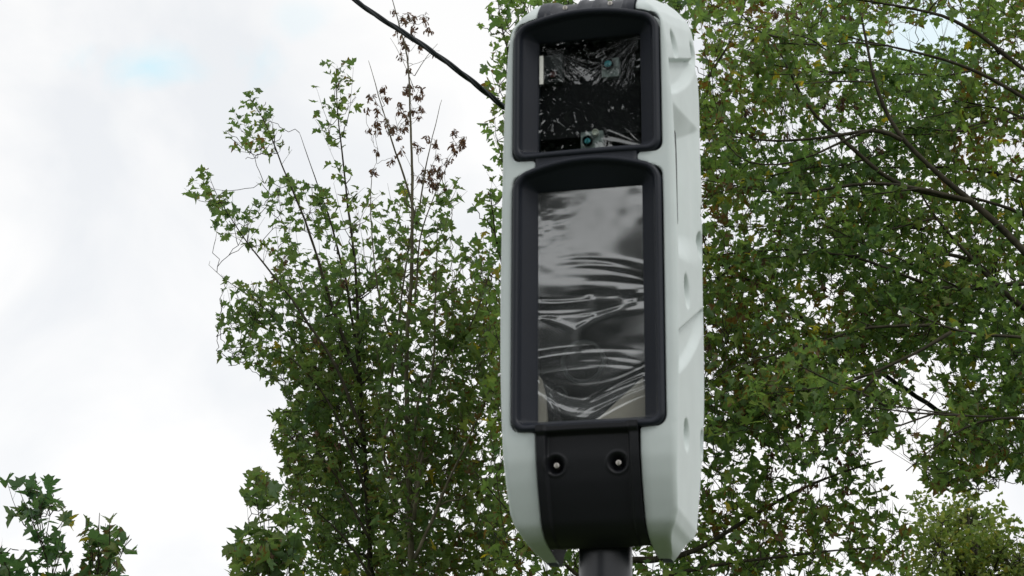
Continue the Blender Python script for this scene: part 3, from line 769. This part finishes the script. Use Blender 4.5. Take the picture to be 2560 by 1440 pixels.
# tree B: pale stem with a bare, seed-laden top
YB_ = 17.0
limbsB = [(PL(YB_, (1040, 1800), (1040, 1440), (1036, 1200), (1030, 1000), (1030, 830), (1044, 700), (1043, 500), (1040, 350), (1037, 150), (1012, 60), (994, 0), (985, -60)), .054, .0025),
  (PL(YB_+.1, (1041, 560), (1022, 475), (985, 371), (960, 287), (931, 183), (922, 150)), .014, .002),
  (PL(YB_-.2, (1036, 760), (1050, 580), (1077, 517), (1102, 446), (1130, 390)), .012, .002),
  (PL(YB_, (1050, 520), (1062, 433), (1085, 330), (1108, 246)), .009, .002),
  (PL(YB_+.2, (1036, 1240), (948, 1162), (974, 1018), (994, 854), (1012, 700), (1031, 580), (1042, 517)), .020, .006),
  (PL(YB_-.3, (1036, 1300), (1051, 1188), (1071, 1008), (1087, 895), (1090, 700), (1095, 560)), .020, .003),
  (PL(YB_-.2, (1034, 1100), (1040, 985), (1066, 931), (1159, 844), (1200, 760), (1230, 640)), .016, .003),
  (PL(YB_+.2, (1030, 960), (960, 800), (935, 650), (925, 520), (930, 430)), .014, .003),
  (PL(YB_-.6, (1038, 1400), (1120, 1200), (1180, 1080), (1230, 960)), .018, .004),
  (PL(YB_, (1037, 230), (1008, 150), (975, 95)), .004, .0015),
  (PL(YB_, (1037, 190), (1065, 140), (1095, 110)), .004, .0015)]
maskB = [([(905, 500), (985, 455), (1060, 440), (1110, 420), (1145, 480), (1130, 560), (1180, 640), (1262, 620), (1262, 1700), (930, 1700), (940, 1000), (950, 700), (910, 600)], .34),
  ([(880, 430), (950, 430), (1000, 470), (960, 500), (890, 480)], .2),
  ([(940, 690), (1262, 690), (1262, 1700), (930, 1700), (940, 1000)], .7),
  ([(930, 860), (1262, 800), (1262, 1700), (930, 1700)], 1.15),
  ([(1110, 640), (1200, 640), (1190, 760), (1120, 780)], .35)]
seedB = [([(975, 20), (1010, 0), (1040, 50), (1100, 90), (1105, 125), (1060, 170), (1075, 300), (1110, 330), (1150, 350), (1150, 440), (1060, 470), (960, 440), (930, 330), (905, 260), (915, 150), (950, 200), (985, 260), (1000, 200), (965, 110)], 1), ([(1040, 600), (1120, 600), (1120, 720), (1040, 720)], 1), ([(950, 500), (1250, 700), (1250, 1300), (950, 1300)], .08)]
tree('maple_tree', 'maple with a tall pale stem whose bare top carries brown seed bunches under the cable', 'maples behind the speed camera', limbsB, maskB, 640, 16.6, 18.4, M_leafA, M_pbark, 7, ground_at(1040, YB_), lsize=(.060, .108), pairs=3, droop=.75, maxlink=.6, noise=50, seeds=seedB, nseed=100, bareseed=True)
# tree D: right behind the device
YD_ = 15.5
limbsD = [(PL(YD_, (1520, 1900), (1510, 1440), (1500, 1100), (1480, 800), (1450, 500), (1420, 200), (1400, -100)), .075, .02),
  (PL(YD_, (1505, 1250), (1400, 1000), (1300, 800), (1240, 620), (1225, 470)), .026, .004),
  (PL(YD_, (1480, 800), (1380, 500), (1300, 250), (1255, 100), (1240, 0)), .026, .004),
  (PL(YD_-.3, (1510, 1400), (1700, 1400), (1853, 1306), (1966, 1234), (2090, 1180), (2200, 1150)), .028, .006),
  (PL(YD_-.5, (1512, 1480), (1740, 1420), (1900, 1400), (2060, 1380), (2180, 1370)), .022, .005),
  (PL(YD_-.2, (1505, 1200), (1640, 1150), (1780, 1080), (1900, 1010), (1960, 960)), .022, .005),
  (PL(YD_+.2, (1490, 950), (1640, 800), (1800, 700), (1900, 600)), .022, .005),
  (PL(YD_, (1450, 500), (1600, 350), (1760, 220), (1860, 60), (1880, -60)), .022, .005),
  (PL(YD_-.2, (1515, 1500), (1350, 1350), (1240, 1250), (1190, 1180)), .02, .004)]
maskD = [([(1212, 0), (1300, -60), (1850, -60), (1830, 500), (1880, 900), (2150, 1100), (2290, 1330), (2270, 1700), (1190, 1700), (1215, 1100), (1200, 800), (1190, 650), (1200, 430), (1235, 380), (1238, 290), (1215, 200), (1235, 130), (1203, 90)], .85),
  ([(1225, 270), (1262, 270), (1262, 400), (1225, 400)], .25),
  ([(1170, 480), (1262, 440), (1262, 690), (1180, 680)], .7),
  ([(1740, 0), (1850, 0), (1900, 900), (1740, 900)], .35),
  ([(2020, 1050), (2130, 1080), (2240, 1200), (2260, 1300), (2150, 1290), (2060, 1260), (1980, 1200)], .35),
  ([(1740, 1200), (2000, 1240), (2060, 1270), (2280, 1330), (2270, 1700), (1740, 1700)], 1.15)]
tree('maple_tree', 'maple standing directly behind the speed camera, low leafy boughs right of its pole', 'maples behind the speed camera', limbsD, maskD, 1050, 14.7, 16.5, M_leafC, M_bark, 13, ground_at(1522, YD_), maxlink=.7, lsize=(.052, .108), pairs=3, noise=60, seeds=[([(1740, 900), (2150, 1000), (2150, 1350), (1740, 1300)], 1)], nseed=40)
# tree C: the big one on the right
YC = 15.3
TR = [(2960, 2100), (2930, 1500), (2900, 1100), (2850, 700), (2780, 300), (2700, -100), (2650, -400)]
def lc(Y, r0, r1, *p):
    p = list(p)
    if p[0][0] > 2600 and len(p) and p is not TR:
        q = p[0]; p = [(float(np.interp(q[1], [t[1] for t in TR][::-1], [t[0] for t in TR][::-1])), q[1])]+p[1:]
        return ([(p[0][0], p[0][1], YC)]+PL(Y, *p[1:]), r0*.92, r1*.8)
    return (PL(Y, *p), r0*.92, r1*.8)
limbsC = [(PL(YC, *TR), .15, .04),
  lc(YC-.6, .050, .009, (2880, 960), (2700, 770), (2560, 627), (2493, 559), (2421, 501), (2323, 418), (2255, 350), (2212, 287), (2182, 204), (2168, 122), (2150, 30)),
  lc(YC, .026, .008, (2790, 420), (2560, 243), (2430, 175), (2323, 141), (2202, 114), (2120, 95)),
  lc(YC+.4, .030, .006, (2760, 300), (2560, 180), (2459, 97), (2372, 44), (2275, 22), (2130, 0), (2000, -20)),
  lc(YC+.5, .022, .005, (2800, 440), (2560, 292), (2469, 262), (2352, 253)),
  lc(YC-.7, .020, .005, (2255, 350), (2226, 316), (2129, 335), (2051, 345), (1983, 357), (1837, 345), (1750, 331)),
  lc(YC-.9, .013, .004, (2190, 322), (2163, 330), (2080, 369), (1983, 413), (1861, 418), (1823, 379), (1800, 330)),
  lc(YC-.3, .026, .005, (2421, 501), (2250, 469), (2177, 413), (2095, 340), (2031, 292), (1980, 200), (1949, 117), (1861, 49), (1827, 10)),
  lc(YC-.6, .022, .004, (2430, 505), (2299, 471), (2177, 452), (2105, 462), (2032, 481), (1934, 486), (1837, 462), (1750, 447)),
  lc(YC+.1, .034, .012, (2860, 760), (2560, 535), (2469, 505), (2421, 496)),
  lc(YC+.6, .028, .005, (2840, 660), (2560, 447), (2421, 408), (2299, 418), (2177, 413), (2060, 430)),
  lc(YC-.2, .042, .008, (2880, 960), (2560, 767), (2485, 710), (2411, 622), (2362, 578), (2338, 544), (2300, 480)),
  lc(YC+.3, .022, .005, (2485, 700), (2459, 650), (2323, 627), (2250, 690), (2160, 780), (2080, 860)),
  lc(YC-.4, .026, .006, (2860, 800), (2560, 700), (2459, 715), (2387, 731), (2280, 700), (2150, 640), (1980, 620), (1800, 640)),
  lc(YC-1.0, .030, .006, (2890, 1000), (2560, 834), (2475, 844), (2377, 828), (2336, 813), (2260, 770)),
  lc(YC-1.1, .018, .004, (2377, 830), (2305, 875), (2200, 930), (2050, 980), (1900, 960)),
  lc(YC-.8, .016, .004, (2336, 813), (2150, 820), (2000, 880), (1860, 900), (1760, 960)),
  lc(YC-1.3, .028, .005, (2900, 1150), (2600, 1050), (2480, 1040), (2380, 1080), (2260, 1180)),
  lc(YC+.8, .018, .004, (2362, 578), (2200, 560), (2050, 540), (1900, 570), (1780, 560)),
  lc(YC-.9, .016, .004, (2200, 930), (2130, 1010), (2080, 1080), (2050, 1130))]
_rb = np.random.default_rng(77)
for _k in range(34):                            # thinner secondary boughs
    _pl = limbsC[int(_rb.integers(1, len(limbsC)))][0]; _i = int(_rb.integers(1, len(_pl)-1)); _x, _y, _Y = _pl[_i]
    _a = rad(_rb.uniform(150, 215)); _ln = _rb.uniform(160, 420); _c = _rb.uniform(-.25, .25); _q = [(_x, _y, _Y)]
    for _t in (.2, .4, .6, .8, 1):
        _q.append((_x+_ln*_t*math.cos(_a+_c*_t)+_rb.normal()*4, _y+_ln*_t*math.sin(_a+_c*_t)*.8+_rb.normal()*7+8*_t, _Y+_rb.uniform(-.2, .1)-.4*_t))
    if _q[-1][0] > 1760 and _q[-1][1] < 1120: limbsC.append((_q, .0085, .0025))
maskC = [([(2540, -60), (2880, -60), (2900, 1000), (2750, 1150), (2540, 1200)], .4), ([(1750, -80), (2700, -80), (2700, 1200), (2500, 1190), (2440, 1230), (2330, 1225), (2300, 1150), (2230, 1130), (2160, 1100), (2000, 1150), (1750, 1100)], .95),
  ([(1750, 0), (2150, 0), (2160, 300), (2000, 620), (1750, 640)], .72),
  ([(2200, 95), (2260, 62), (2330, 22), (2400, 30), (2420, 75), (2380, 112), (2300, 125), (2230, 132)], .06),
  ([(2080, 325), (2165, 305), (2160, 400), (2110, 425), (2070, 400)], .10),
  ([(2220, 990), (2290, 920), (2320, 880), (2385, 930), (2380, 1000), (2350, 1060), (2330, 1110), (2270, 1150), (2225, 1110)], .04),
  ([(1990, 1080), (2060, 1050), (2130, 1060), (2130, 1150), (2060, 1140)], .25),
  ([(2440, 460), (2500, 440), (2510, 500), (2460, 520)], .2),
  ([(2400, 560), (2560, 560), (2560, 660), (2470, 640)], .5),
  ([(1800, 720), (2000, 720), (2010, 800), (1820, 790)], .55)]
tree('maple_tree', 'largest maple, its long dark boughs reaching in from the right edge with browning leaves', 'maples behind the speed camera', limbsC, maskC, 2050, -.6, 1.8, M_leafC, M_bark, 21, ground_at(2980, YC), maxlink=.6, lsize=(.048, .104), pairs=3, noise=62, yfun=lambda x, y: 16.2-1.6*max(0, min(1, (y-300)/800)),
     seeds=[([(1750, 0), (2200, 0), (2300, 600), (2100, 1000), (1750, 900)], 1)], nseed=100, yellow=.02, up=.2)
# low shoot by tree A
tree('young_maple', 'low bushy maple shoot in front of the leftmost maple\'s base, right of the open sky', None, [(PL(15.8, (690, 1700), (680, 1440), (668, 1320), (655, 1200)), .016, .003), (PL(15.8, (684, 1500), (640, 1420), (600, 1370)), .008, .002)],
     [([(622, 1185), (675, 1185), (715, 1255), (740, 1330), (750, 1700), (560, 1700), (590, 1370), (640, 1330), (630, 1260)], .9)], 90, 15.4, 16.2, M_leafA, M_bark, 31, ground_at(692, 15.8), lsize=(.09, .14), pairs=3, cat='young tree', seeds=[([(640, 1330), (700, 1330), (700, 1400), (640, 1400)], 1)], nseed=4)
# bottom-left saplings
HG = 'young maples at the lower left'
tree('young_maple', 'young maple with the tallest pointed tip in the lower left corner', HG, [(PL(11.5, (140, 1750), (122, 1440), (112, 1340), (100, 1260), (91, 1186)), .014, .0022), (PL(11.4, (118, 1400), (75, 1290), (43, 1215)), .005, .0015), (PL(11.6, (112, 1370), (128, 1290)), .004, .0015)],
     [([(30, 1240), (92, 1180), (150, 1240), (178, 1300), (170, 1370), (165, 1440), (220, 1700), (20, 1700), (60, 1440), (58, 1380), (35, 1300)], .8), ([(10, 1205), (70, 1205), (75, 1250), (20, 1250)], .35)], 30, 11.2, 11.8, M_leafH, M_bark, 41, ground_at(142, 11.5), droop=.7, lsize=(.07, .115), pairs=3, shoots=.2, noise=300, thin=.4, cat='young tree')
tree('young_maple', 'short dark green young maple right of the tallest one in the lower left corner', HG, [(PL(11.2, (240, 1750), (246, 1440), (248, 1350), (250, 1285)), .013, .0022)],
     [([(195, 1320), (250, 1275), (300, 1310), (325, 1360), (330, 1440), (330, 1700), (180, 1700), (178, 1400)], .8)], 30, 10.9, 11.5, M_leafH, M_bark, 43, ground_at(240, 11.2), droop=.7, lsize=(.07, .12), pairs=3, shoots=.17, noise=300, thin=.4, cat='young tree')
tree('young_maple', 'young maple cut off by the left edge of the picture', HG, [(PL(11.4, (-20, 1750), (-15, 1440), (-5, 1370), (0, 1340)), .013, .0022)],
     [([(-60, 1360), (0, 1345), (40, 1355), (62, 1400), (66, 1440), (70, 1700), (-100, 1700)], .8)], 26, 11.1, 11.7, M_leafH, M_bark, 47, ground_at(-20, 11.4), droop=.7, lsize=(.07, .12), pairs=3, shoots=.17, noise=300, thin=.4, cat='young tree')
# far yellow-green tree at the lower right
def far_tree():
    r = np.random.default_rng(61); Y = 38.
    base = ground_at(2440, Y); root = tag(empty('distant_tree', tuple(base)), 'distant yellow-green rounded tree in the lower right corner', 'tree')
    wood = MB(); ctr = unproj(2440, 1480, Y)
    top = unproj(2420, 1290, Y)
    wood.tube(smooth_line([base, unproj(2445, 1700, Y), ctr, top])-base, np.linspace(.22, .02, len(smooth_line([base, unproj(2445, 1700, Y), ctr, top]))), 9)
    LP, LD, LN, LS = [], [], [], []
    blobs = []
    for x, y, rr in [(2350, 1310, .50), (2400, 1310, .55), (2330, 1370, .6), (2440, 1345, .7), (2490, 1380, .6), (2530, 1410, .6), (2380, 1430, .9), (2480, 1470, 1.0), (2570, 1480, .9), (2320, 1530, 1.0), (2420, 1560, 1.2), (2540, 1570, 1.1), (2640, 1600, 1.0), (2480, 1680, 1.2)]:
        for _ in range(2): blobs.append((unproj(x+12+r.normal()*8, y+r.normal()*8, Y+r.uniform(-1.2, 1.2)), rr*.85))
    for c_, rr in blobs:
        wood.tube(np.array([ctr, (ctr+c_)/2+r.normal(0, .15, 3), c_])-base, [.05, .03, .01], 5)
        for _ in range(int(26*rr)):
            v = nrm(r.normal(0, 1, 3)); sc = c_+v*rr*r.uniform(.45, 1.08)
            tip = sc+nrm(v+np.array([0, 0, .5]))*.3
            wood.tube(np.array([c_, sc, tip])-base, [.012, .006, .003], 3)
            for _k in range(15):
                p = sc+(tip-sc)*r.random()+r.normal(0, .09, 3); LP.append(p); LD.append(v+r.normal(0, .6, 3)-np.array([0, 0, .4])); LN.append(np.array([0, 0, 1.])+r.normal(0, .6, 3)); LS.append(r.uniform(.07, .13))
    LP = np.array(LP); n = len(LP)
    leaves_mesh('crown', LP-base, np.array(LD), np.array(LN), np.array(LS), M_leafG, root, np.stack([r.random(n), r.random(n)*.8, (r.random(n) < .06)*.7], 1), 61, small=True)
    wood.build('trunk', M_bark, root)
far_tree()

# ------------------------------------------------------------------ trees on the other side of the road (seen mirrored in the windows)
def mirror_dir(px, py):
    d = raydir(px, py); n = -EN; t = ((O-EYE)@EN)/(d@EN); P = EYE+d*t
    return P, d-2*(d@n)*n
def back_leaves():
    r = np.random.default_rng(71)
    LP, LS = [], []
    # low tree line: lower window below y~700, with a taller tree at each side
    for _ in range(9000):
        x = r.uniform(500, 2600); y = r.uniform(420, 1900)
        line = 785-110*math.exp(-((x-1640)/90)**2)*2.2 + 22*math.sin(x/37.)+14*math.sin(x/11.)
        
        if y < line: continue
        P, d = mirror_dir(x, y); q = P+d*(34+r.uniform(-2, 2))/math.hypot(d[0], d[1])
        if q[2] < .3: continue
        LP.append(q); LS.append(r.uniform(.35, .6))
    vn = VN(7, 5)
    for _ in range(90000):                     # overhanging crown mirrored by the upper window
        x = r.uniform(900, 2000); y = r.uniform(-500, 590)
        dd = 1.5
        if 140 < y < 205: dd = .28 if 1380 < x < 1600 else .6
        elif 325 < y < 365: dd = .6
        elif y >= 365:
            if x > 1466-8*math.sin(y/7.) or y > 560+22*math.sin(x/19.): continue
        if r.random() > dd*np.clip(1.6*vn(x, y), 0, 1.2): continue
        P, d = mirror_dir(x, y); q = P+d*(15+r.uniform(-1, 1))/math.hypot(d[0], d[1]); LP.append(q); LS.append(r.uniform(.035, .08))
    return np.array(LP), np.array(LS)
LP, LS = back_leaves(); r = np.random.default_rng(72); n = len(LP)
o = leaves_mesh('treeline', LP, r.normal(0, 1, (n, 3)), r.normal(0, 1, (n, 3)), LS, M_leafD, None, np.stack([r.random(n), r.random(n)*.5, np.zeros(n)], 1), 72, small=True)
tag(o, kind='stuff')
